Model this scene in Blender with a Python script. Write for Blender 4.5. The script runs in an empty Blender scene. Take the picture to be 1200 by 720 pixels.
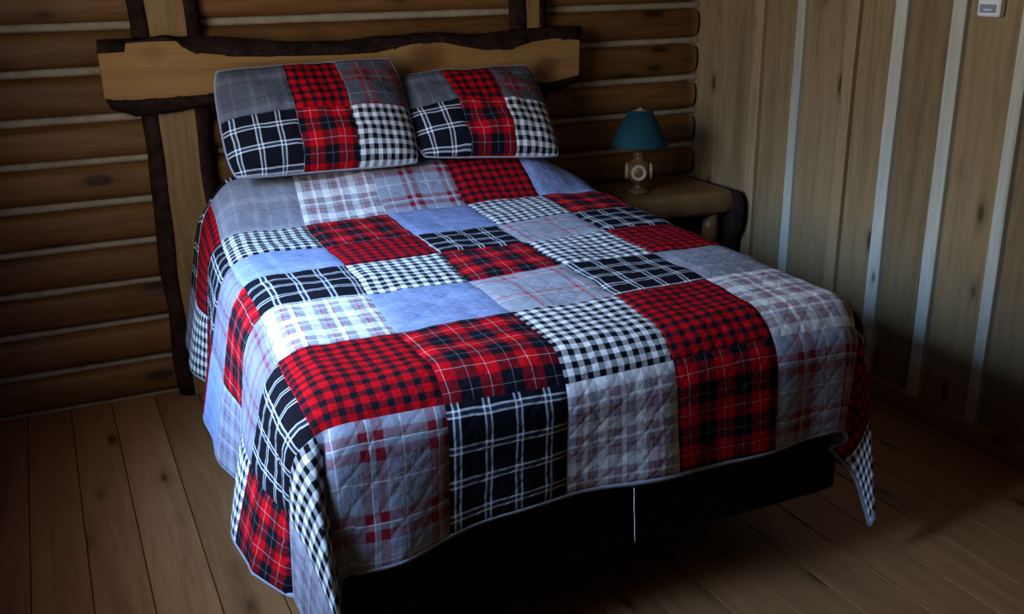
import bpy, math, random
import numpy as np
from mathutils import Vector, Matrix, noise
random.seed(7)
scene = bpy.context.scene
COL = scene.collection

# ------------------------------------------------------------------ camera
FOC = 1171.0
YAW, PITCH, ROLL = 0.43272, 0.32952, -0.01523
CAMH = 1.57
fwd = Vector((math.sin(YAW)*math.cos(PITCH), math.cos(YAW)*math.cos(PITCH), -math.sin(PITCH)))
rgt = Vector((math.cos(YAW), -math.sin(YAW), 0.0))
upv = rgt.cross(fwd)
r2 = rgt*math.cos(ROLL) + upv*math.sin(ROLL)
u2 = -rgt*math.sin(ROLL) + upv*math.cos(ROLL)
cam = bpy.data.cameras.new('camera')
camo = bpy.data.objects.new('camera', cam)
COL.objects.link(camo)
camo.matrix_world = Matrix(((r2.x, u2.x, -fwd.x, 0), (r2.y, u2.y, -fwd.y, 0), (r2.z, u2.z, -fwd.z, CAMH), (0, 0, 0, 1)))
cam.sensor_fit = 'HORIZONTAL'; cam.sensor_width = 36.0
cam.lens = FOC/1200.0*36.0
cam.clip_start = 0.02
scene.camera = camo

# ------------------------------------------------------------------ world, daylight, exposure
world = bpy.data.worlds.new('world'); scene.world = world
world.use_nodes = True
bg = world.node_tree.nodes['Background']
bg.inputs['Color'].default_value = (0.62, 0.66, 0.74, 1)
bg.inputs['Strength'].default_value = 0.018
WIN_Y, WIN_Z, LEFT_X = 2.12, 1.50, -0.46
def daylight(name, color, energy, loc, aim, sx, sz, spread):
    la = bpy.data.lights.new(name, 'AREA'); la.shape = 'RECTANGLE'; la.size = sx; la.size_y = sz
    la.energy = energy; la.color = color; la.spread = math.radians(spread)
    lo = bpy.data.objects.new(name, la); COL.objects.link(lo); lo.location = loc
    lo.rotation_euler = (Vector(aim)-Vector(loc)).to_track_quat('-Z', 'Y').to_euler()
# one window in the left wall: blue light from high in the sky falls steeply onto the near side of the bed,
# whiter light from the horizon comes in level and reaches the far wall
daylight('sky_daylight', (0.24, 0.52, 1.0), 32.0, (LEFT_X-0.42, WIN_Y+0.05, WIN_Z+0.32), (0.42, WIN_Y+0.45, 0.72), 1.40, 0.95, 60)
daylight('horizon_daylight', (0.97, 0.97, 0.94), 30.0, (LEFT_X-0.10, WIN_Y, WIN_Z), (3.0, WIN_Y+0.30, 1.2), 1.40, 1.0, 157)
vs = scene.view_settings
vs.view_transform = 'Standard'; vs.look = 'None'; vs.gamma = 1.0; vs.use_curve_mapping = False
vs.exposure = 0.0

# ------------------------------------------------------------------ helpers
def link(name, me, parent=None, mat=None):
    o = bpy.data.objects.new(name, me); COL.objects.link(o)
    if parent is not None: o.parent = parent
    if mat is not None and me is not None and len(me.materials) == 0: me.materials.append(mat)
    return o
def mesh(name, verts, faces, mat=None, parent=None, smooth=False, uvs=None):
    me = bpy.data.meshes.new(name)
    me.from_pydata([tuple(map(float, v)) for v in verts], [], [tuple(f) for f in faces])
    if uvs is not None:
        uv = me.uv_layers.new(name='UVMap')
        idx = np.empty(len(me.loops), dtype=np.int32); me.loops.foreach_get('vertex_index', idx)
        uv.data.foreach_set('uv', np.asarray(uvs, dtype=np.float32)[idx].ravel())
    if smooth: me.polygons.foreach_set('use_smooth', [True]*len(me.polygons))
    me.update()
    return link(name, me, parent, mat)
def empty(name, loc=(0, 0, 0)):
    o = bpy.data.objects.new(name, None); COL.objects.link(o); o.location = loc
    o.empty_display_size = 0.05
    return o
def tag(o, label, cat, group=None):
    o['label'] = label; o['category'] = cat
    if group: o['group'] = group
    return o
def struct(o): o['kind'] = 'structure'; return o
def box(x0, x1, y0, y1, z0, z1, b=0.0):
    """a box, with its long edges chamfered by b"""
    if b <= 0:
        v = [(x, y, z) for x in (x0, x1) for y in (y0, y1) for z in (z0, z1)]
        f = [(0, 1, 3, 2), (4, 6, 7, 5), (0, 4, 5, 1), (2, 3, 7, 6), (0, 2, 6, 4), (1, 5, 7, 3)]
        return v, f
    v = []; f = []
    def ring(z, i):
        return [(x0+b+i, y0+i, z), (x1-b-i, y0+i, z), (x1-i, y0+b+i, z), (x1-i, y1-b-i, z), (x1-b-i, y1-i, z), (x0+b+i, y1-i, z), (x0+i, y1-b-i, z), (x0+i, y0+b+i, z)]
    for z, i in ((z0, b), (z0+b, 0), (z1-b, 0), (z1, b)): v += ring(z, i)
    for k in range(3):
        for j in range(8): f.append((k*8+j, k*8+(j+1) % 8, (k+1)*8+(j+1) % 8, (k+1)*8+j))
    f.append(tuple(reversed(range(8)))); f.append(tuple(range(24, 32)))
    return v, f
def lathe(profile, n=32, cx=0, cy=0):
    v = []; f = []
    for r, z in profile:
        for k in range(n):
            a = 2*math.pi*k/n; v.append((cx+r*math.cos(a), cy+r*math.sin(a), z))
    for i in range(len(profile)-1):
        for k in range(n): f.append((i*n+k, i*n+(k+1) % n, (i+1)*n+(k+1) % n, (i+1)*n+k))
    f.append(tuple(reversed(range(n)))); f.append(tuple(range((len(profile)-1)*n, len(profile)*n)))
    return v, f
def tube(path, rad, n=8, cap=True):
    path = [Vector(p) for p in path]; v = []; f = []
    rads = rad if isinstance(rad, (list, tuple)) else [rad]*len(path)
    prev = None
    for i, p in enumerate(path):
        d = (path[min(i+1, len(path)-1)] - path[max(i-1, 0)]).normalized()
        ref = prev if prev is not None else (Vector((0, 0, 1)) if abs(d.z) < 0.9 else Vector((1, 0, 0)))
        a = (ref - d*ref.dot(d)).normalized(); prev = a; b = d.cross(a)
        for k in range(n):
            t = 2*math.pi*k/n; v.append(p + (a*math.cos(t)+b*math.sin(t))*rads[i])
    for i in range(len(path)-1):
        for k in range(n): f.append((i*n+k, i*n+(k+1) % n, (i+1)*n+(k+1) % n, (i+1)*n+k))
    if cap: f.append(tuple(reversed(range(n)))); f.append(tuple(range((len(path)-1)*n, len(path)*n)))
    return v, f
def prism(front, depth_vec):
    """closed outline -> slab"""
    n = len(front); v = [Vector(p) for p in front] + [Vector(p)+Vector(depth_vec) for p in front]
    f = [tuple(range(n)), tuple(reversed(range(n, 2*n)))]
    f += [(i, i+n, (i+1) % n + n, (i+1) % n) for i in range(n)]
    return v, f

# ------------------------------------------------------------------ materials
class NT:
    def __init__(s, name):
        s.m = bpy.data.materials.new(name); s.m.use_nodes = True
        s.t = s.m.node_tree; s.bsdf = s.t.nodes['Principled BSDF']
    def n(s, typ, **kw):
        nd = s.t.nodes.new(typ)
        for k, v in kw.items(): setattr(nd, k, v)
        return nd
    def l(s, a, b): s.t.links.new(a, b)
    def val(s, sock, v):
        if hasattr(v, 'is_linked') or isinstance(v, bpy.types.NodeSocket): s.l(v, sock)
        else: sock.default_value = v
    def math(s, op, a, b=None, c=None):
        nd = s.n('ShaderNodeMath', operation=op)
        s.val(nd.inputs[0], a)
        if b is not None: s.val(nd.inputs[1], b)
        if c is not None: s.val(nd.inputs[2], c)
        return nd.outputs[0]
    def vmath(s, op, a, b):
        nd = s.n('ShaderNodeVectorMath', operation=op); s.val(nd.inputs[0], a); s.val(nd.inputs[1], b)
        return nd.outputs[0]
    def noise(s, vec, scale, detail=4, rough=0.55, dist=0.0):
        nd = s.n('ShaderNodeTexNoise'); s.l(vec, nd.inputs['Vector'])
        nd.inputs['Scale'].default_value = scale; nd.inputs['Detail'].default_value = detail
        nd.inputs['Roughness'].default_value = rough; nd.inputs['Distortion'].default_value = dist
        return nd.outputs['Fac']
    def ramp(s, fac, stops, interp='LINEAR'):
        nd = s.n('ShaderNodeValToRGB'); cr = nd.color_ramp; cr.interpolation = interp
        while len(cr.elements) < len(stops): cr.elements.new(0.5)
        for e, (p, c) in zip(cr.elements, stops):
            e.position = p; e.color = (c[0], c[1], c[2], 1) if len(c) == 3 else c
        s.l(fac, nd.inputs[0]); return nd.outputs['Color']
    def mix(s, fac, a, b, mode='MIX'):
        nd = s.n('ShaderNodeMix', data_type='RGBA', blend_type=mode)
        s.val(nd.inputs[0], fac); s.val(nd.inputs[6], a); s.val(nd.inputs[7], b)
        return nd.outputs[2]
    def bump(s, h, strength, dist=0.01):
        nd = s.n('ShaderNodeBump'); nd.inputs['Strength'].default_value = strength; nd.inputs['Distance'].default_value = dist
        s.l(h, nd.inputs['Height']); s.l(nd.outputs[0], s.bsdf.inputs['Normal'])
    def color(s, c): s.val(s.bsdf.inputs['Base Color'], c)
    def rough(s, r): s.val(s.bsdf.inputs['Roughness'], r)
    def spec(s, v): s.bsdf.inputs['Specular IOR Level'].default_value = v

def c4(c): return (c[0], c[1], c[2], 1.0)
def wood(name, light, dark, axis='x', knots=0.0, rough=0.55, vary=0.25, kscale=2.6, spots=None, grain=1.0, bump=0.25):
    """sawn or peeled wood: grain runs along `axis`; each object gets its own offset and tint"""
    w = NT(name)
    tc = w.n('ShaderNodeTexCoord'); oi = w.n('ShaderNodeObjectInfo')
    off = w.math('MULTIPLY', oi.outputs['Random'], 57.0)
    cmb = w.n('ShaderNodeCombineXYZ')
    for i in range(3): w.l(off, cmb.inputs[i])
    p = w.vmath('ADD', tc.outputs['Object'], cmb.outputs[0])
    sc = {'x': (1.0, 14, 14), 'y': (14, 1.0, 14), 'z': (14, 14, 1.0)}[axis]
    sv = w.vmath('MULTIPLY', p, sc)
    g1 = w.noise(sv, 1.6, 5, 0.6, 0.8)
    g2 = w.noise(w.vmath('MULTIPLY', sv, (3.0, 3.0, 3.0)), 3.0, 3, 0.6, 0.2)
    fac = w.math('ADD', w.math('MULTIPLY', g1, 0.7), w.math('MULTIPLY', g2, 0.3))
    col = w.ramp(fac, [(0.36, dark), (0.56, light), (0.75, tuple(min(1, c*1.15) for c in light))])
    big = w.noise(w.vmath('MULTIPLY', p, tuple(0.35*math.sqrt(a) for a in sc)), 2.0, 2)
    col = w.mix(w.math('MULTIPLY', grain, 0.35), col, w.ramp(big, [(0.3, tuple(c*0.72 for c in light)), (0.7, tuple(min(1, c*1.2) for c in light))]))
    tint = w.math('ADD', w.math('MULTIPLY', oi.outputs['Random'], 2*vary), 1.0-vary)
    tn = w.n('ShaderNodeCombineColor')
    for i in range(3): w.l(tint, tn.inputs[i])
    col = w.mix(1.0, col, tn.outputs[0], 'MULTIPLY')
    if knots > 0:
        vo = w.n('ShaderNodeTexVoronoi', feature='F1'); vo.inputs['Scale'].default_value = 1.0
        ks = {'x': (kscale, kscale*2.6, kscale*2.6), 'y': (kscale*2.6, kscale, kscale*2.6), 'z': (kscale*2.6, kscale*2.6, kscale)}[axis]
        kn = w.noise(p, 9.0, 2)
        kv = w.vmath('ADD', w.vmath('MULTIPLY', p, ks), (0.0, 0.0, 0.0))
        w.l(kv, vo.inputs['Vector']); vo.inputs['Randomness'].default_value = 1.0
        d = w.math('ADD', vo.outputs['Distance'], w.math('MULTIPLY', w.math('SUBTRACT', kn, 0.5), 0.10))
        k = w.ramp(d, [(0.0, (1, 1, 1)), (0.07*knots, (1, 1, 1)), (0.11*knots, (0.35, 0.35, 0.35)), (0.22*knots, (0, 0, 0))])
        col = w.mix(w.math('MULTIPLY', k, 0.85), col, c4(tuple(c*0.22 for c in dark)))
    if spots:
        for (pt, rx, rz, colr) in spots:
            dv = w.vmath('MULTIPLY', w.vmath('SUBTRACT', tc.outputs['Object'], pt), (1/rx, 0.0, 1/rz))
            ln = w.n('ShaderNodeVectorMath', operation='LENGTH'); w.l(dv, ln.inputs[0])
            k = w.ramp(w.math('ADD', ln.outputs['Value'], w.math('MULTIPLY', g1, 0.35)), [(0.0, (1, 1, 1)), (0.55, (0.75, 0.75, 0.75)), (1.15, (0, 0, 0))])
            col = w.mix(w.math('MULTIPLY', k, 0.8), col, c4(colr))
    w.color(col); w.rough(rough); w.spec(0.25)
    w.bump(fac, bump, 0.004)
    return w.m
def plain(name, c, rough=0.8, spec=0.3, nscale=0, namp=0.3, bump=0.0, metal=0.0):
    w = NT(name)
    tc = w.n('ShaderNodeTexCoord')
    if nscale:
        f = w.noise(tc.outputs['Object'], nscale, 5, 0.6)
        w.color(w.ramp(f, [(0.25, tuple(x*(1-namp) for x in c)), (0.75, tuple(min(1, x*(1+namp)) for x in c))]))
        if bump: w.bump(f, bump, 0.01)
    else: w.color(c4(c))
    w.rough(rough); w.spec(spec); w.bsdf.inputs['Metallic'].default_value = metal
    return w.m
def fabric(name, warp, pu, weft, pv, mixf=0.5, bumpy=1.0, deep=1.0):
    """woven cloth: warp stripes along v, weft stripes along u, crossing 50/50 like yarn; UVs are in metres"""
    w = NT(name)
    uv = w.n('ShaderNodeUVMap'); uv.uv_map = 'UVMap'
    nz = w.n('ShaderNodeTexNoise'); nz.inputs['Scale'].default_value = 14; nz.inputs['Detail'].default_value = 2
    w.l(uv.outputs[0], nz.inputs['Vector'])
    wob = w.vmath('MULTIPLY', w.vmath('SUBTRACT', nz.outputs['Color'], (0.5, 0.5, 0.5)), (0.008, 0.008, 0))
    p = w.vmath('ADD', uv.outputs[0], wob)
    sp = w.n('ShaderNodeSeparateXYZ'); w.l(p, sp.inputs[0])
    def stripes(x, stops, per):
        fr = w.math('FRACT', w.math('ADD', w.math('DIVIDE', x, per), 20.0))
        return w.ramp(fr, [(p_, tuple(x_**(1/deep) for x_ in c_)) for p_, c_ in stops], 'CONSTANT')
    cu = stripes(sp.outputs[0], warp, pu); cv = stripes(sp.outputs[1], weft, pv)
    col = w.mix(mixf, cu, cv)
    gm = w.n('ShaderNodeGamma'); gm.inputs['Gamma'].default_value = deep; w.l(col, gm.inputs[0]); col = gm.outputs[0]
    fib = w.noise(w.vmath('MULTIPLY', uv.outputs[0], (260, 900, 1)), 1.0, 2)
    fib2 = w.noise(w.vmath('MULTIPLY', uv.outputs[0], (900, 260, 1)), 1.0, 2)
    blot = w.noise(uv.outputs[0], 22, 3)
    fm = w.math('ADD', w.math('MULTIPLY', w.math('ADD', fib, fib2), 0.45), w.math('MULTIPLY', blot, 0.55))
    lum = w.ramp(fm, [(0.40, (0.72, 0.72, 0.72)), (0.85, (1.2, 1.2, 1.2))])
    col = w.mix(1.0, col, lum, 'MULTIPLY')
    w.color(col); w.rough(0.95); w.spec(0.05)
    # quilting stitches: curved diamond lines sunk into the wadding, plus small puckers
    nz2 = w.n('ShaderNodeTexNoise'); nz2.inputs['Scale'].default_value = 7; nz2.inputs['Detail'].default_value = 1
    w.l(uv.outputs[0], nz2.inputs['Vector'])
    q = w.vmath('ADD', uv.outputs[0], w.vmath('MULTIPLY', w.vmath('SUBTRACT', nz2.outputs['Color'], (0.5, 0.5, 0.5)), (0.05, 0.05, 0)))
    s2 = w.n('ShaderNodeSeparateXYZ'); w.l(q, s2.inputs[0])
    def line(sign):
        x = w.math('ADD', s2.outputs[0], w.math('MULTIPLY', s2.outputs[1], sign))
        t = w.math('ABSOLUTE', w.math('SUBTRACT', w.math('FRACT', w.math('ADD', w.math('DIVIDE', x, 0.07), 20.0)), 0.5))
        return w.math('SMOOTH_MIN', w.math('MULTIPLY', t, 2.0), 0.35, 0.2)
    hgt = w.math('ADD', w.math('MULTIPLY', w.math('ADD', line(1.0), line(-1.0)), 0.9), w.math('MULTIPLY', w.noise(uv.outputs[0], 55, 3), 0.9))
    w.bump(hgt, 0.38*bumpy, 0.006)
    return w.m

# stripes given as (start, colour); linear albedo
K = (0.006, 0.006, 0.010); W = (0.70, 0.70, 0.70); RD = (0.44, 0.003, 0.008); DR = (0.20, 0.012, 0.02)
GY = (0.20, 0.20, 0.235); LG = (0.28, 0.28, 0.32); MV = (0.24, 0.19, 0.22); NV = (0.03, 0.04, 0.085)
M_BW = fabric('black and white gingham', [(0, W), (.5, K)], .0325, [(0, W), (.5, K)], .0325, deep=1.7)
M_RG = fabric('red and black gingham', [(0, RD), (.54, K)], .034, [(0, RD), (.54, K)], .034, deep=2.0)
bf = [(0, RD), (.22, W), (.235, RD), (.5, K), (.76, LG), (.775, K)]
M_RB = fabric('red buffalo plaid', bf, .102, bf, .102, deep=2.0)
wp = [(0, K), (.52, W), (.585, NV), (.70, W), (.765, K)]
M_WP = fabric('black windowpane', wp, .074, wp, .074)
M_WH = fabric('white plaid', [(0, W), (.26, LG), (.42, RD), (.46, MV), (.62, W), (.74, RD), (.775, LG)], .098,
              [(0, W), (.24, MV), (.45, W), (.52, LG), (.66, DR), (.70, MV), (.92, W)], .104, 0.5)
G2 = (0.25, 0.26, 0.32)
gr = [(0, G2), (.34, DR), (.47, W), (.49, G2), (.56, DR), (.70, G2), (.95, W), (.97, G2)]
M_GR = fabric('grey and red plaid', gr, .150, gr, .150)
gl = [(0, LG), (.40, RD), (.455, LG), (.56, W), (.575, MV), (.66, LG)]
M_GL = fabric('light grey and red plaid', gl, .145, gl, .145)
M_PL = fabric('pale grey plaid', [(0, GY), (.35, LG), (.50, GY), (.80, LG), (.86, GY)], .11, [(0, GY), (.22, LG), (.40, GY), (.62, K), (.63, GY)], .13)
CB = (0.19, 0.225, 0.37); CL = (0.24, 0.28, 0.45)
M_CH = fabric('blue grey chambray', [(0, CB), (.35, CL), (.50, CB), (.80, CL), (.86, CB)], .11, [(0, CB), (.22, CL), (.40, CB), (.62, NV), (.63, CB)], .13)
D1 = (0.075, 0.078, 0.095); D2 = (0.13, 0.13, 0.15)  # quilt greys darkened to paint in the shade on the pillows' upper half
M_PL_SHADE = fabric('shaded pale grey plaid', [(0, D1), (.35, D2), (.50, D1), (.80, D2), (.86, D1)], .11, [(0, D1), (.22, D2), (.40, D1), (.62, K), (.64, D1)], .13)
gd = [(0, D1), (.34, DR), (.47, LG), (.49, D1), (.56, DR), (.70, D1), (.95, LG), (.97, D1)]
M_GR_SHADE = fabric('shaded grey and red plaid', gd, .140, gd, .140)
LV = (0.16, 0.165, 0.225); LV2 = (0.21, 0.21, 0.27)
gm_ = [(0, LV2), (.30, LV), (.40, DR), (.47, LV), (.56, LG), (.60, LV), (.74, DR), (.79, LV)]
M_GM = fabric('lavender and red plaid', gm_, .145, gm_, .145)
wm_ = [(0, LG), (.26, LV), (.42, DR), (.46, LV), (.62, LG), (.74, DR), (.775, LV)]
M_WM = fabric('muted white plaid', wm_, .098, wm_, .104)
M_BIND = plain('grey binding', (0.25, 0.26, 0.32), 0.9, 0.1, 80, 0.2)
M_BACK = plain('quilt lining', (0.16, 0.16, 0.19), 0.95, 0.1, 60, 0.2)

M_LOG = wood('peeled log', (0.170, 0.075, 0.022), (0.075, 0.029, 0.0085), 'x', 1.5, 0.5, 0.25, 2.8)
M_CHINK = plain('chinking', (0.34, 0.275, 0.19), 0.95, 0.1, 25, 0.25, 0.4)
M_BOARD = wood('wall board', (0.245, 0.170, 0.086), (0.13, 0.082, 0.038), 'z', 1.1, 0.6, 0.2, 2.9)
M_BATTEN = wood('pale batten', (0.50, 0.50, 0.43), (0.33, 0.32, 0.26), 'z', 0.5, 0.6, 0.15, 2.4)
M_BATTEN2 = wood('brown batten', (0.34, 0.235, 0.125), (0.21, 0.13, 0.06), 'z', 0.5, 0.6, 0.1, 2.4)
M_FLOOR = wood('floor plank', (0.28, 0.130, 0.054), (0.15, 0.066, 0.026), 'y', 1.2, 0.42, 0.2, 2.8)
M_GAP = plain('dark joint', (0.015, 0.010, 0.006), 0.9, 0.1)
M_SLABW = wood('live edge plank', (0.33, 0.175, 0.058), (0.21, 0.10, 0.032), 'x', 0.3, 0.4, 0.02, 0.9,
               spots=[((1.375, 3.72, 1.235), 0.135, 0.10, (0.085, 0.022, 0.008)), ((1.89, 3.72, 1.175), 0.085, 0.075, (0.085, 0.022, 0.008)),
                      ((0.375, 3.72, 1.30), 0.07, 0.05, (0.24, 0.11, 0.04))])
M_POSTW = wood('post face', (0.27, 0.155, 0.062), (0.13, 0.065, 0.024), 'z', 0.0, 0.45, 0.05)
M_BARK = plain('bark', (0.022, 0.012, 0.009), 0.95, 0.05, 22, 0.7, 1.0)
M_TABLE = wood('table slab', (0.17, 0.085, 0.030), (0.085, 0.040, 0.014), 'x', 0.3, 0.35, 0.05, 1.2)
M_BLACK = plain('black cloth', (0.010, 0.010, 0.012), 0.95, 0.15, 30, 0.3, 0.2)
M_TICK = plain('mattress ticking', (0.6, 0.6, 0.6), 0.9, 0.1, 40, 0.1)
M_STEEL = plain('dark steel', (0.02, 0.02, 0.02), 0.5, 0.4)

# ------------------------------------------------------------------ shell
ZC = 2.55; YB = 3.90; XR = 2.73; YF = -0.6
# floor planks
fl = struct(mesh('floor', *box(LEFT_X-0.1, XR+0.1, YF, YB+0.1, -0.10, -0.022), M_GAP))
seams = [-0.22, -0.07, 0.075, 0.233, 0.39]
seams = [-0.22-0.152*k for k in range(6, 0, -1)] + seams + [0.39+0.145*k for k in range(1, 8)] + [1.55, 1.703, 1.855, 2.005, 2.157, 2.31, 2.46, 2.612, 2.765]
for i in range(len(seams)-1):
    a, b = seams[i]+0.0013, seams[i+1]-0.0013
    o = mesh('plank', *box(a, b, YF, YB, -0.022, random.uniform(-0.0015, 0.0), 0.0018), M_FLOOR, fl)
# back wall of logs
wb = struct(mesh('wall_back', *box(LEFT_X-0.1, XR+0.1, YB-0.02, YB+0.08, -0.1, ZC), M_CHINK))
zj = [-0.002, 0.150, 0.309, 0.462, 0.616, 0.772, 0.926, 1.076, 1.241, 1.392, 1.547, 1.702, 1.856, 2.01, 2.165, 2.32, 2.475, 2.63]
def log_mesh(z0, z1, seed):
    hgt = (z1-z0)-0.026; nx = 60; nk = 10; v = []; f = []
    X0, X1 = LEFT_X, XR-0.018
    for i in range(nx+1):
        x = X0+(X1-X0)*i/nx
        a = noise.noise(Vector((x*1.3, seed*7.1, 0)))*0.005; b = noise.noise(Vector((x*1.5, seed*7.1, 9)))*0.005
        cz = (z0+z1)/2+0.003*noise.noise(Vector((x*0.9, seed*3.3, 4)))
        hh = hgt/2+a
        e = 0.012*max(0.0, 1-(X1-x)/0.02)
        for k in range(nk+1):
            t = -math.pi/2+math.pi*k/nk
            cc, ss = math.cos(t), math.sin(t)
            y = YB-0.020-(0.048+b-e)*(abs(cc)**0.6)
            v.append((x, y, cz+(hh-e)*math.copysign(abs(ss)**0.8, ss)))
    n = nk+1
    for i in range(nx):
        for k in range(nk): f.append((i*n+k, (i+1)*n+k, (i+1)*n+k+1, i*n+k+1))
    f.append(tuple(range(nx*n, nx*n+n))); f.append(tuple(reversed(range(n))))
    return v, f
for i in range(len(zj)-1):
    z1 = min(zj[i+1], ZC)
    mesh('log', *log_mesh(zj[i], zj[i+1], i+1), M_LOG, wb, True)
    # mortar bead between two logs
    v = []; f = []
    nx = 80
    for j in range(nx+1):
        x = LEFT_X+(XR-0.005-LEFT_X)*j/nx
        for k in range(5):
            t = -math.pi/2+math.pi*k/4
            w_ = 0.017+0.004*noise.noise(Vector((x*6, i*5.0, 2)))
            v.append((x, YB-0.018-0.022*math.cos(t)-0.003*noise.noise(Vector((x*14, i*3.0, 1))), zj[i]+w_*math.sin(t)))
    for j in range(nx):
        for k in range(4): f.append((j*5+k, (j+1)*5+k, (j+1)*5+k+1, j*5+k+1))
    mesh('chinking', v, f, M_CHINK, wb, True)
# right wall, board and batten
wr = struct(mesh('wall_right', *box(XR+0.012, XR+0.10, YF, YB+0.1, -0.1, ZC), M_GAP))
bat = [(3.386, 3.446, 1), (3.142, 3.186, 0), (2.858, 2.913, 1), (2.631, 2.688, 0), (2.387, 2.441, 0), (2.137, 2.181, 0)]
bat += [(1.888-0.25*k, 1.938-0.25*k, k % 3 == 2) for k in range(10)]
mids = [3.632] + [(a+b)/2 for a, b, _ in bat]
edges = [YB] + mids + [YF]
for i in range(len(edges)-1):
    y1, y0 = edges[i]-0.0015, edges[i+1]+0.0015
    if y1-y0 < 0.02: continue
    mesh('board', *box(XR-random.uniform(0.0, 0.003), XR+0.02, y0, y1, 0.0, ZC, 0.0015), M_BOARD, wr)
for a, b, k in bat:
    # slightly crooked sawn strip
    v = []; f = []; n = 14; th = 0.024
    for j in range(n+1):
        z = 0.075+(ZC-0.075)*j/n
        e0 = 0.005*noise.noise(Vector((a*9, z*1.8, 0))); e1 = 0.005*noise.noise(Vector((b*9, z*1.8, 5)))
        y0, y1 = a+e0, b+e1
        v += [(XR+0.001, y0, z), (XR-th+0.003, y0, z), (XR-th, y0+0.004, z), (XR-th, y1-0.004, z), (XR-th+0.003, y1, z), (XR+0.001, y1, z)]
    for j in range(n):
        for q in range(5): f.append((j*6+q, j*6+q+1, (j+1)*6+q+1, (j+1)*6+q))
    f.append(tuple(range(6))); f.append(tuple(reversed(range(n*6, n*6+6))))
    mesh('batten', v, f, M_BATTEN2 if k else M_BATTEN, wr)
struct(mesh('baseboard_right', *box(XR-0.030, XR-0.001, YF, YB-0.085, 0.0, 0.075, 0.004), M_FLOOR))
struct(mesh('ceiling', *box(LEFT_X-0.1, XR+0.1, YF, YB+0.1, ZC, ZC+0.06), M_BOARD))
# left wall with the window that lights the room
wy0, wy1, wz0, wz1 = WIN_Y-0.78, WIN_Y+0.78, WIN_Z-0.53, WIN_Z+0.53
wl = struct(empty('wall_left', (0, 0, 0)))
for nm, a in (('panel', (YF, wy0, 0, ZC)), ('panel', (wy1, YB, 0, ZC)), ('panel', (wy0, wy1, 0, wz0)), ('panel', (wy0, wy1, wz1, ZC))):
    mesh(nm, *box(LEFT_X-0.09, LEFT_X, *a), M_BOARD, wl)
wf = struct(empty('window_1', (0, 0, 0)))
for a in ((wy0-0.05, wy0+0.02, wz0-0.05, wz1+0.05), (wy1-0.02, wy1+0.05, wz0-0.05, wz1+0.05), (wy0+0.02, wy1-0.02, wz0-0.05, wz0+0.02), (wy0+0.02, wy1-0.02, wz1-0.02, wz1+0.05)):
    mesh('window_frame', *box(LEFT_X-0.05, LEFT_X+0.02, *a, 0.004), M_BATTEN2, wf)

# ------------------------------------------------------------------ bed
SH = 0.054                                    # the bed stands a little out of square
def shx(y): return 1.120 + SH*(y-2.0)         # centre line of the bed
def sheared_box(x0, x1, y0, y1, z0, z1, b):
    v, f = box(x0, x1, y0, y1, z0, z1, b)
    return [(x+shx(y), y, z) for x, y, z in v], f
bed = tag(empty('bed', (1.19, 3.80, 0)), 'rustic bed frame with live-edge plank headboard on two bark-edged posts', 'bed')
def child(o, root):
    o.parent = root; o.matrix_parent_inverse = Matrix.Translation(-Vector(root.location)); return o
def bpart(name, vf, mat, root=bed, smooth=False): return child(mesh(name, *vf, mat, None, smooth), root)
PF = 3.72; PT = 0.055   # front of the plank, thickness
CAM = Vector((0, 0, CAMH))
def unproj_y(px, py, y):
    """where the photographed outline point lies on the upright plane at distance y"""
    d = r2*((px-600)/FOC) - u2*((py-360)/FOC) + fwd
    return CAM + d*(y/d.y)
topw = [(115, 63), (132, 62), (146, 61), (147, 51), (170, 49), (206, 48), (213, 55), (230, 62), (270, 65), (340, 66), (400, 64.5), (440, 62), (462, 57), (482, 52), (500, 50), (520, 50), (545, 55), (570, 59), (600, 57), (625, 49), (650, 45), (679, 47)]
botw = [(678, 88), (655, 94), (640, 97), (620, 95), (600, 99), (540, 104), (450, 106), (350, 106), (250, 110), (190, 115), (160, 118), (123, 117)]
front = [unproj_y(x, y, PF) for x, y in topw+botw]
pl = bpart('headboard_plank', prism(front, (0, PT, 0)), M_SLABW)
def bark_strip(pts_in, pts_out, y_in, y_out, back):
    """bark-covered wane sloping back from the sawn face edge"""
    v = []; f = []; m = 4
    n = len(pts_in)
    for i in range(n):
        a = unproj_y(*pts_in[i], y_in); b = unproj_y(*pts_out[i], y_out)
        for k in range(m+1):
            t = k/m
            p = a.lerp(b, t)
            p = p + Vector((0, -0.014*math.sin(math.pi*t), 0)) + Vector((0, 1, 0))*0.010*noise.noise(p*30) + Vector((0, 0, 1))*0.010*noise.noise(p*22+Vector((5, 5, 5)))*(t > 0)
            v.append(p)
        v.append(Vector((b.x, back, b.z))); v.append(Vector((a.x, back, a.z)))
    w = m+3
    for i in range(n-1):
        for k in range(w): f.append((i*w+k, (i+1)*w+k, (i+1)*w+(k+1) % w, i*w+(k+1) % w))
    f.append(tuple(range(w))); f.append(tuple(reversed(range((n-1)*w, n*w))))
    return v, f
def dens(pts, k=3):
    out = []
    for i in range(len(pts)-1):
        for j in range(k):
            t = j/k; out.append((pts[i][0]*(1-t)+pts[i+1][0]*t, pts[i][1]*(1-t)+pts[i+1][1]*t))
    return out+[pts[-1]]
bt_in = dens([(206, 49), (213, 56), (230, 63), (270, 66), (340, 67), (400, 65.5), (440, 63), (462, 58), (482, 53), (500, 51), (520, 51), (545, 56), (570, 60), (600, 58), (625, 50), (650, 46), (679, 48)])
bt_out = dens([(206, 43), (213, 43), (230, 42), (270, 44), (340, 49), (400, 48), (440, 43), (462, 42), (482, 40), (500, 38), (520, 38), (545, 40), (570, 40), (600, 35), (625, 33), (650, 31), (681, 31)])
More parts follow.
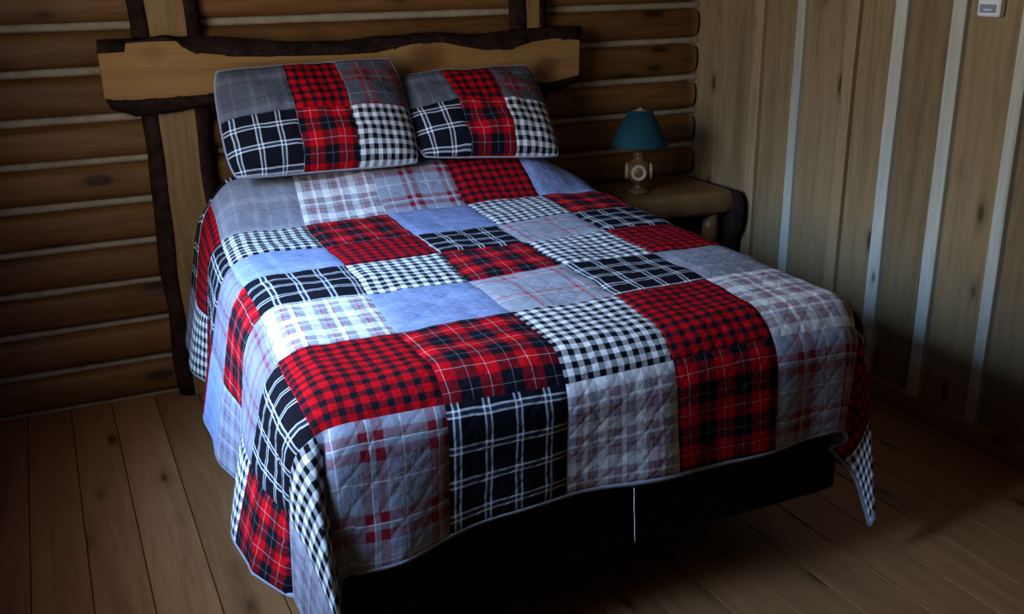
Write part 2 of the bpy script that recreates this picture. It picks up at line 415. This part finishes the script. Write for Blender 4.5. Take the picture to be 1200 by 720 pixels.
bpart('bark', bark_strip(bt_in, bt_out, PF+0.002, PF+0.040, PF+PT), M_BARK, smooth=True)
bpart('bark', bark_strip(dens([(115, 63.5), (132, 62.5), (147, 61.5)]), dens([(113, 47), (130, 46), (147, 46)]), PF+0.002, PF+0.03, PF+PT), M_BARK, smooth=True)
bpart('bark', bark_strip(dens([(147, 51), (170, 49), (206, 48)]), dens([(147, 45.5), (170, 44.5), (206, 43)]), PF+0.004, PF+0.03, PF+PT), M_BARK, smooth=True)
bb_in = dens([(678, 87), (655, 93), (640, 96), (620, 94), (600, 98), (540, 103), (450, 105), (350, 105), (250, 109), (190, 114), (160, 117), (123, 116)])
bb_out = dens([(678, 96), (658, 104), (640, 109), (620, 108), (600, 111), (540, 116), (450, 120), (350, 120), (250, 125), (190, 131), (160, 137), (131, 129)])
bpart('bark', bark_strip(bb_in, bb_out, PF+0.002, PF+0.035, PF+PT), M_BARK, smooth=True)
# two posts: sawn face with bark on both sides
def post(face_px, left_out, right_out):
    """px columns at two heights; built up as real strips between floor and above the frame"""
    yf = PF+PT+0.001; yb = YB-0.070
    yb = max(yb, yf+0.035)
    nz_ = 26; zs = [0.0+1.62*i/nz_ for i in range(nz_+1)]
    fx = lambda z, s: noise.noise(Vector((s*11.0, z*4.0, 0)))*0.014
    L = [face_px[0]+fx(z, left_out) for z in zs]; R = [face_px[1]+fx(z, right_out+3) for z in zs]
    v = []; f = []
    for z, a, b in zip(zs, L, R): v += [(a, yf, z), (b, yf, z), (b, yb, z), (a, yb, z)]
    for i in range(nz_):
        for k in range(4): f.append((i*4+k, i*4+(k+1) % 4, (i+1)*4+(k+1) % 4, (i+1)*4+k))
    f += [(3, 2, 1, 0), tuple(range(nz_*4, nz_*4+4))]
    p = bpart('post', (v, f), M_POSTW)
    for side, edge, out in ((-1, L, left_out), (1, R, right_out)):
        v = []; f = []; m = 5
        for z, e in zip(zs, edge):
            wv = out+0.010*noise.noise(Vector((out*9, z*6, side)))
            for k in range(m+1):
                t = k/m; x = e+side*wv*math.sin(t*math.pi/2)
                y = yf+0.002+(yb-yf-0.002)*(1-math.cos(t*math.pi/2))*0.8+0.006*noise.noise(Vector((x*40, z*25, 0)))
                v.append((x, y, z))
            v += [(e+side*wv, yb, z), (e, yb, z)]
        w = m+3
        for i in range(nz_):
            for k in range(w):
                q = (i*w+k, i*w+(k+1) % w, (i+1)*w+(k+1) % w, (i+1)*w+k)
                f.append(q if side > 0 else tuple(reversed(q)))
        f.append(tuple(range(w))); f.append(tuple(reversed(range(nz_*w, nz_*w+w))))
        o = mesh('bark', v, f, M_BARK, None, True)
        o.parent = p; o.matrix_parent_inverse = p.matrix_parent_inverse
        o.matrix_parent_inverse = Matrix.Identity(4)
    return p
post((0.372, 0.500), 0.055, 0.062)
post((1.825, 1.885), 0.055, 0.055)
# steel frame under the box spring
for x in (-0.66, 0.66):
    bpart('side_rail', sheared_box(x-0.02, x+0.02, 2.10, 3.77, 0.125, 0.158, 0.002), M_STEEL)
    for y in (2.30, 3.0, 3.66):
        bpart('leg', tube([(x+shx(y), y, 0.0), (x+shx(y), y, 0.13)], 0.018, 10), M_STEEL)
bpart('cross_rail', sheared_box(-0.64, 0.64, 2.28, 2.32, 0.125, 0.156, 0.002), M_STEEL)
# box spring and mattress
bs = tag(mesh('box_spring', *sheared_box(-0.735, 0.750, 1.872, 3.71, 0.160, 0.430, 0.022), M_BLACK), 'black cloth-covered box spring showing below the quilt hem', 'box spring')
mt = tag(mesh('mattress', *sheared_box(-0.715, 0.715, 1.90, 3.70, 0.431, 0.710, 0.07), M_TICK), 'mattress hidden under the patchwork quilt', 'mattress')

# ------------------------------------------------------------------ quilt
CW = 0.292
HW = 0.770; RR = 0.12; RF = 0.14
YFOOT = 1.790; ZT = 0.750
SA = HW-RR                     # flat half width
TB = 3.27-(YFOOT+RF)           # t where the foot edge starts to turn (t = 0 at y = 3.27)
def sstep(a, b, x):
    t = np.clip((x-a)/(b-a), 0, 1); return t*t*(3-2*t)
def vnoise(x, y, z):
    sh = np.shape(x); out = np.empty(sh).ravel()
    X, Y, Z = np.ravel(x), np.ravel(y), np.ravel(np.broadcast_to(z, sh))
    for i in range(len(out)): out[i] = noise.noise((X[i], Y[i], Z[i]))
    return out.reshape(sh)
def turn(d, R):
    """arc distance past the start of the edge -> (out, drop)"""
    q = R*math.pi/2
    th = np.clip(d, 0, q)/R
    return R*np.sin(th), R*(1-np.cos(th)) + np.maximum(d-q, 0)
def quilt_pt(S, T):
    """cloth coordinates (metres across, metres from head to foot) -> world"""
    S = np.asarray(S, float); T = np.asarray(T, float)
    sg = np.where(S < 0, -1.0, 1.0)
    a = np.maximum(np.abs(S)-SA, 0); b = np.maximum(T-TB, 0)
    # straight side and foot drops
    oa, da = turn(a, RR); ob, db = turn(b, RF)
    x = np.minimum(np.abs(S), SA); x = x+oa
    yy = 3.27-np.minimum(T, TB)-ob
    z = ZT-da-db
    # hanging corner: cloth fans about the corner and gathers into one flap
    corner = (a > 0) & (b > 0)
    r = np.sqrt(a*a+b*b); q = np.arctan2(b, np.maximum(a, 1e-9))/(math.pi/2)
    RM = RR*(1-q)+RF*q
    orr, dr = turn(r, RM)
    cx = orr*np.cos(q*math.pi/2); cy = orr*np.sin(q*math.pi/2)
    dep = np.maximum(r-0.10, 0)
    left = S < 0
    qc = np.where(left, 0.58, 0.36); qr = np.where(left, 0.76, 0.62)
    g = np.where(q < qc, np.sin(np.clip(q/qc, 0, 1)*math.pi/2)**1.3, np.clip(1-(q-qc)/(qr-qc), 0, 1)**1.1)
    Fx = np.where(left, -0.22, 0.22); Fy = np.where(left, 1.0, 0.9)
    k = np.where(left, 0.27, 0.20)*dep
    g2 = np.exp(-((q-qr)/0.07)**2)      # recess where the flap meets the foot drop
    cx = cx+g*k*Fx-g2*np.minimum(dep, 0.3)*0.10; cy = cy+g*k*Fy-g2*np.minimum(dep, 0.3)*np.where(left, 0.18, 0.12)
    fs = sstep(0.0, 0.06, q-qr)*np.clip(dep/0.1, 0, 1)*np.where(left, 0.6, 0.0)
    cx = cx+fs*np.maximum(a-cx, 0)
    x = np.where(corner, SA+cx, x)
    yy = np.where(corner, 3.27-TB-cy, yy)
    z = np.where(corner, ZT-dr, z)
    # side drop: loose folds and a slight flare toward the hem
    hang = np.clip((a-0.16)/0.4, 0, 1)*(~corner)
    y0 = 3.27-np.minimum(T, TB)
    wave = 0.020*np.sin(y0*9.0+1.0)+0.012*np.sin(y0*17.0+0.5)
    fade = 1-0.0*hang
    flare = np.where(S < 0, 0.070, 0.03)
    x = x+hang*(wave+flare)*np.clip((TB-T+0.02)/0.15, 0, 1)
    hangf = np.clip((b-0.18)/0.3, 0, 1)*(~corner)
    yy = yy-hangf*(0.012*np.sin(S*8.0+0.6)+0.008*np.sin(S*19.0)+0.012)*np.clip((SA-np.abs(S))/0.1, 0, 1)
    z = z+hangf*0.012*np.sin(S*6.5+2.2)
    z = z-np.clip((b-0.18)/0.3, 0, 1)*0.055*sstep(0.30, 0.75, -S)
    # rise over the sleeping pillows at the head
    yh = np.maximum(-T, 0)
    prof = 0.130*sstep(-0.03, 0.27, yh)*(1-(0.5+0.4*sstep(-0.1, 0.2, S))*sstep(0.31, 0.42, yh))
    across = 1-sstep(0.52, 0.80, np.abs(S)*np.where(S > 0, 1.13, 0.86))
    z = z+prof*(0.25+0.75*across)*np.where(np.abs(S) > SA, np.clip(1-a/0.30, 0.0, 1), 1)
    yy = yy-np.where(T < 0, 0.25*yh*0.3, 0)
    # unevenness of the mattress top and wadding
    z = z+(0.011*vnoise(S*2.3, T*2.3, 1.7)+0.007*vnoise(S*6.0+T*2.0, T*9.0, 4.2)+0.003*vnoise(S*19.0, T*17.0, 8.2))*np.where((a < 0.1) & (b < 0.1), 1, 0.3)
    x = sg*x
    return np.stack([x+1.120+SH*(yy-2.0), yy, z], -1)
def quilt_nrm(S, T):
    e = 0.004
    du = quilt_pt(S+e, T)-quilt_pt(S-e, T); dv = quilt_pt(S, T+e)-quilt_pt(S, T-e)
    n = np.cross(dv, du); L = np.linalg.norm(n, axis=-1, keepdims=True)
    n = n/np.maximum(L, 1e-9)
    return n
cs = [-2.5*CW-0.49, -2.5*CW-0.265] + [(-2.5+i)*CW for i in range(6)] + [2.5*CW+0.27, 2.5*CW+0.50]
rt = [-0.44, -0.285, 0.0, 0.295, 0.555, 0.84, 1.135, 1.478, 1.765]
layout = {   # head to foot
 0: [M_PL, M_WM, M_BW, M_RG, M_CH, M_WM, M_BW, M_RB, M_WM],
 1: [M_WP, M_WP, M_RG, M_WP, M_GM, M_RB, M_GM, M_WP, M_BW],
 2: [M_RB, M_WP, M_PL, M_BW, M_CH, M_WP, M_WH, M_RG, M_GR],
 3: [M_PL, M_BW, M_WH, M_RB, M_RG, M_BW, M_CH, M_RB, M_WP],
 4: [M_RG, M_RB, M_GR, M_CH, M_WP, M_RB, M_GL, M_BW, M_WH],
 5: [M_PL, M_WP, M_RG, M_BW, M_GL, M_BW, M_WP, M_RG, M_RB],
 6: [M_BW, M_RG, M_CH, M_RB, M_WP, M_RG, M_PL, M_WH, M_GR],
 7: [M_WH, M_PL, M_WH, M_WP, M_PL, M_WH, M_RG, M_WP, M_RG],
 8: [M_RB, M_WP, M_RG, M_PL, M_BW, M_GL, M_RB, M_PL, M_BW]}
quilt = tag(empty('quilt', (1.12, 2.6, 0.75)), 'red, black, grey and white plaid patchwork quilt spread over the bed', 'quilt')
N = 22
rq = random.Random(3)
for c in range(9):
    for r in range(8):
        if r+1 >= len(rt): continue
        uu, vv = np.meshgrid(np.linspace(0, 1, N+1), np.linspace(0, 1, N+1))
        S = cs[c]+(cs[c+1]-cs[c])*uu; T = rt[r]+(rt[r+1]-rt[r])*vv
        # seams are not dead straight
        S2 = S+0.006*np.sin(T*7.0+(c+uu)*1.3); T2 = T+0.006*np.sin(S*6.0+(r+vv)*2.1)
        T2 = T2-0.28*np.maximum(-S-0.70, 0)*np.clip((T-0.84)/0.638, 0, 1)*np.clip((1.765-T)/0.287, 0, 1)
        S2 = np.where((c == 0) & (uu == 0), S, S2); S2 = np.where((c == 8) & (uu == 1), S, S2)
        P = quilt_pt(S2, T2); Nn = quilt_nrm(S2, T2)
        edge = np.minimum(np.minimum(uu, 1-uu), np.minimum(vv, 1-vv))
        puff = 0.0045*(1-np.exp(-edge/0.045))+0.0012*np.sin((S+T)*2*math.pi/0.07)*np.sin((S-T)*2*math.pi/0.07)*np.clip(edge/0.1, 0, 1)
        P = P+Nn*puff[..., None]
        n1 = N+1
        fcs = [(j*n1+i, (j+1)*n1+i, (j+1)*n1+i+1, j*n1+i+1) for j in range(N) for i in range(N)]
        pu, pv = rq.uniform(0, 0.3), rq.uniform(0, 0.3)
        uvs = np.stack([S-cs[c]+pu, T-rt[r]+pv], -1).reshape(-1, 2)
        o = mesh('patch', P.reshape(-1, 3), fcs, layout[c][r+1] if r+1 < 9 else layout[c][8], None, True, uvs)
        child(o, quilt)
# lining under the patches
nu, nv = 90, 90
uu, vv = np.meshgrid(np.linspace(cs[0], cs[-1], nu+1), np.linspace(rt[0], rt[-1], nv+1))
P = quilt_pt(uu, vv)-quilt_nrm(uu, vv)*0.008
child(mesh('lining', P.reshape(-1, 3), [(j*(nu+1)+i, j*(nu+1)+i+1, (j+1)*(nu+1)+i+1, (j+1)*(nu+1)+i) for j in range(nv) for i in range(nu)], M_BACK, None, True), quilt)
# binding round the hem
def hem(sl, tl):
    sl = np.array(sl, float); tl = np.array(tl, float)
    return [tuple(p) for p in quilt_pt(sl, tl)-quilt_nrm(sl, tl)*0.003]
m = 160
child(mesh('binding', *tube(hem(np.linspace(cs[0], cs[-1], m), np.full(m, rt[-1])), 0.0065, 8), M_BIND, None, True), quilt)
child(mesh('binding', *tube(hem(np.full(m, cs[0]), np.linspace(rt[0], rt[-1], m)), 0.0065, 8), M_BIND, None, True), quilt)
child(mesh('binding', *tube(hem(np.full(m, cs[-1]), np.linspace(rt[0], rt[-1], m)), 0.0065, 8), M_BIND, None, True), quilt)
# loose white thread hanging from the foot hem
h0 = unproj_y(743, 572, YFOOT-0.02); h1 = unproj_y(744, 636, YFOOT-0.02)
th = [h0.lerp(h1, i/8)+Vector((0.0006*math.sin(i*1.7), 0, 0)) for i in range(9)]
child(mesh('loose_thread', *tube(th, 0.0011, 6), plain('white thread', (0.7, 0.7, 0.7), 0.8), None, True), quilt)

# ------------------------------------------------------------------ pillows
def pillow(label, BL, BR, TL, TR, thick, seam_u, seam_v, seed):
    root = tag(empty('pillow', tuple((BL+BR)/2)), label, 'pillow', 'patchwork pillow shams against the headboard')
    nrm = ((BR-BL).cross(TL-BL)).normalized()
    if nrm.y > 0: nrm = -nrm
    def pt(u, v, side):
        s, t = (u+1)/2, (v+1)/2
        rc = 1-0.05*(u*v)**4
        pin_u = u*rc*(1+0.015*(1-v*v)); pin_v = v*rc*(1-0.03*(1-u*u))
        s, t = (pin_u+1)/2, (pin_v+1)/2
        p = BL*(1-s)*(1-t)+BR*s*(1-t)+TL*(1-s)*t+TR*s*t
        prof = max(0, 1-abs(u)**2.6)**0.62*max(0, 1-abs(v)**2.4)**0.62
        sag = 1.0-0.28*v
        wr = 0.020*noise.noise(Vector((u*2.3, v*2.3, seed)))+0.009*noise.noise(Vector((u*5.5, v*5.5, seed+3)))
        p = p+nrm*side*(thick*prof*sag+0.003)+nrm*wr*prof
        p.z += 0.010*noise.noise(Vector((u*1.7, seed, 0)))*(0.5+0.5*v)
        return p
    us = [-1]+seam_u+[1]; vsq = [-1]+seam_v+[1]
    mats = [[M_WP, M_RB, M_BW], [M_PL_SHADE, M_RG, M_GR_SHADE]]
    Wd = (BR-BL).length; Hd = (TL-BL).length
    rr = random.Random(seed)
    for j in range(2):
        for i in range(3):
            n = 16; v = []; uvs = []
            pu, pv = rr.uniform(0, .3), rr.uniform(0, .3)
            for b in range(n+1):
                for a in range(n+1):
                    fu, fv = a/n, b/n
                    u = us[i]+(us[i+1]-us[i])*fu; w = vsq[j]+(vsq[j+1]-vsq[j])*fv
                    e = min(min(fu, 1-fu) if i == 1 else (1-fu if i == 0 else fu), (1-fv) if j == 0 else fv)
                    v.append(pt(u, w, 1)+nrm*(-0.003*math.exp(-e/0.04)))
                    uvs.append((u*Wd/2+pu, w*Hd/2+pv))
            f = [(b*(n+1)+a, b*(n+1)+a+1, (b+1)*(n+1)+a+1, (b+1)*(n+1)+a) for b in range(n) for a in range(n)]
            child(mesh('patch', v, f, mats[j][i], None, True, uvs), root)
    n = 24
    v = [pt(-1+2*a/n, -1+2*b/n, -1) for b in range(n+1) for a in range(n+1)]
    f = [(b*(n+1)+a, (b+1)*(n+1)+a, (b+1)*(n+1)+a+1, b*(n+1)+a+1) for b in range(n) for a in range(n)]
    uvs = [(a/n*Wd, b/n*Hd) for b in range(n+1) for a in range(n+1)]
    child(mesh('back_panel', v, f, M_PL, None, True, uvs), root)
    ring = [(-1+2*k/40, -1) for k in range(40)]+[(1, -1+2*k/40) for k in range(40)]+[(1-2*k/40, 1) for k in range(40)]+[(-1, 1-2*k/40) for k in range(41)]
    path = [pt(a, b, 0) for a, b in ring]
    child(mesh('piping', *tube(path, 0.0045, 6), M_BIND, None, True), root)
    return root
U = unproj_y
pillow('larger patchwork pillow at left end of the headboard, nearest the bark-edged post', U(272, 212, 3.40), U(494, 193, 3.42), U(248, 82, 3.62), U(459, 66, 3.64), 0.085, [-0.28, 0.30], [0.0], 11)
pillow('smaller patchwork pillow at right, on the side of the teal lamp', U(495, 186, 3.44), U(658, 185, 3.40), U(457, 88, 3.665), U(620, 74, 3.66), 0.080, [-0.33, 0.32], [0.08], 23)

# ------------------------------------------------------------------ nightstand
ns = tag(empty('nightstand', (2.35, 3.6, 0)), 'rustic log-slab nightstand with bark edge in the corner', 'nightstand')
TZ = 0.640
def slab():
    v = []; f = []; n = 24; m = 14
    for i in range(n+1):
        x = 2.00+0.640*i/n
        yf = 3.430+0.02*math.sin(x*6)+0.012*noise.noise(Vector((x*8, 0, 0)))
        th = 0.105+0.008*noise.noise(Vector((x*5, 3, 0)))
        pr = []
        for k in range(m+1):       # rounded front
            t = math.pi*k/m
            pr.append((yf+0.045-0.045*math.sin(t)**0.8, TZ-th/2+th/2*math.cos(t)))
        pr.append((3.822, TZ-th)); pr.append((3.822, TZ))
        v += [(x, y, z) for y, z in pr]
    w = m+3
    for i in range(n):
        for k in range(w): f.append((i*w+k, (i+1)*w+k, (i+1)*w+(k+1) % w, i*w+(k+1) % w))
    f.append(tuple(range(w))); f.append(tuple(reversed(range(n*w, n*w+w))))
    return v, f
child(mesh('table_top', *slab(), M_TABLE, None, False), ns)
# bark-covered end slab
v = []; f = []
prof = [(3.43, 0.638), (3.40, 0.60), (3.395, 0.54), (3.41, 0.47), (3.44, 0.42), (3.46, 0.30), (3.47, 0.0), (3.80, 0.0), (3.81, 0.638)]
for x, g in ((2.641, 0.0), (2.665, -0.012), (2.690, 0.01)):
    v += [(x, y+(g if y < 3.6 else 0), z-(0.01 if (x > 2.68 and z > 0.6) else 0)) for y, z in prof]
k = len(prof)
for i in range(2):
    for j in range(k): f.append((i*k+j, i*k+(j+1) % k, (i+1)*k+(j+1) % k, (i+1)*k+j))
f.append(tuple(reversed(range(k)))); f.append(tuple(range(2*k, 3*k)))
child(mesh('bark_side', v, f, M_BARK), ns)
for (x, y) in ((2.08, 3.53), (2.575, 3.50), (2.08, 3.76), (2.575, 3.76)):
    pth = [(x+0.004*math.sin(i), y+0.004*math.cos(i*1.3), 0.535*i/8) for i in range(9)]
    child(mesh('leg', *tube(pth, [0.034+0.003*math.sin(i*2.1) for i in range(9)], 14), M_TABLE, None, True), ns)

# ------------------------------------------------------------------ lamp
LX, LY = 2.262, 3.59
lamp = tag(empty('table_lamp', (LX, LY, TZ)), 'small table lamp with teal shade and turned wooden base on the nightstand', 'lamp')
M_TEAL = plain('teal shade', (0.006, 0.040, 0.050), 0.8, 0.2, 60, 0.15)
M_TURN = wood('turned wood', (0.13, 0.058, 0.020), (0.07, 0.03, 0.011), 'z', 0, 0.25, 0.02)
M_CREAM = plain('cream rings', (0.30, 0.23, 0.14), 0.5, 0.3, 30, 0.2)
M_BRASS = plain('brass', (0.55, 0.36, 0.12), 0.3, 0.5, 0, 0, 0, 1.0)
z0 = TZ+0.001
prof = [(0.001, 0.0), (0.044, 0.0), (0.044, 0.010), (0.036, 0.016), (0.020, 0.022), (0.016, 0.034), (0.022, 0.042), (0.038, 0.052), (0.053, 0.072), (0.058, 0.094), (0.053, 0.116), (0.040, 0.134), (0.024, 0.146), (0.020, 0.156), (0.026, 0.164), (0.026, 0.172), (0.018, 0.180), (0.014, 0.196), (0.020, 0.206), (0.020, 0.214), (0.012, 0.222), (0.009, 0.250), (0.001, 0.251)]
child(mesh('lamp_base', *lathe([(r, z0+z) for r, z in prof], 32, LX, LY), M_TURN, None, True), lamp)
# cream rings let into the round belly, dark wood discs inside them
for ang in (-2.10, -2.10+1.571, -2.10+3.142, -2.10-1.571):
    cdir = Vector((math.cos(ang), math.sin(ang), 0)); sd = Vector((-math.sin(ang), math.cos(ang), 0))
    cc = Vector((LX, LY, z0+0.094))+cdir*0.049
    ring = [cc+sd*0.025*math.cos(t)+Vector((0, 0, 0.027))*math.sin(t) for t in np.linspace(0, 2*math.pi, 25)]
    child(mesh('inlay_ring', *tube(ring, 0.009, 8, False), M_CREAM, None, True), lamp)
sh0, sh1 = TZ+0.205, TZ+0.352
v = []; f = []; n = 48
pr = [(0.122, sh0), (0.118, sh0+0.012), (0.048, sh1), (0.045, sh1), (0.115, sh0+0.012), (0.118, sh0)]
for r, z in pr:
    for k in range(n): v.append((LX+r*math.cos(2*math.pi*k/n), LY+r*math.sin(2*math.pi*k/n), z))
for i in range(len(pr)):
    for k in range(n): f.append((i*n+k, i*n+(k+1) % n, ((i+1) % len(pr))*n+(k+1) % n, ((i+1) % len(pr))*n+k))
child(mesh('lamp_shade', v, f, M_TEAL, None, True), lamp)
child(mesh('shade_fitter', *lathe([(0.0445, sh1-0.012), (0.0445, sh1-0.004), (0.030, sh1-0.003), (0.008, sh1+0.004), (0.004, sh1+0.010)], 24, LX, LY), M_CREAM, None, True), lamp)
child(mesh('stem', *tube([(LX, LY, z0+0.25), (LX, LY, sh1-0.004)], 0.006, 10), M_BRASS, None, True), lamp)

# ------------------------------------------------------------------ thermostat on the right wall
tx = XR-0.003
ts = tag(empty('thermostat', (tx, 2.30, 1.40)), 'small white wall thermostat between two battens', 'thermostat')
M_WHP = plain('white plastic', (0.75, 0.77, 0.80), 0.4, 0.4)
M_SCR = plain('grey display', (0.25, 0.29, 0.35), 0.3, 0.5)
child(mesh('housing', *box(tx-0.026, tx, 2.256, 2.340, 1.398, 1.520, 0.004), M_WHP), ts)
child(mesh('display', *box(tx-0.0275, tx-0.0255, 2.268, 2.330, 1.410, 1.435), M_SCR), ts)
child(mesh('button', *box(tx-0.0285, tx-0.0265, 2.284, 2.314, 1.417, 1.421), M_WHP), ts)
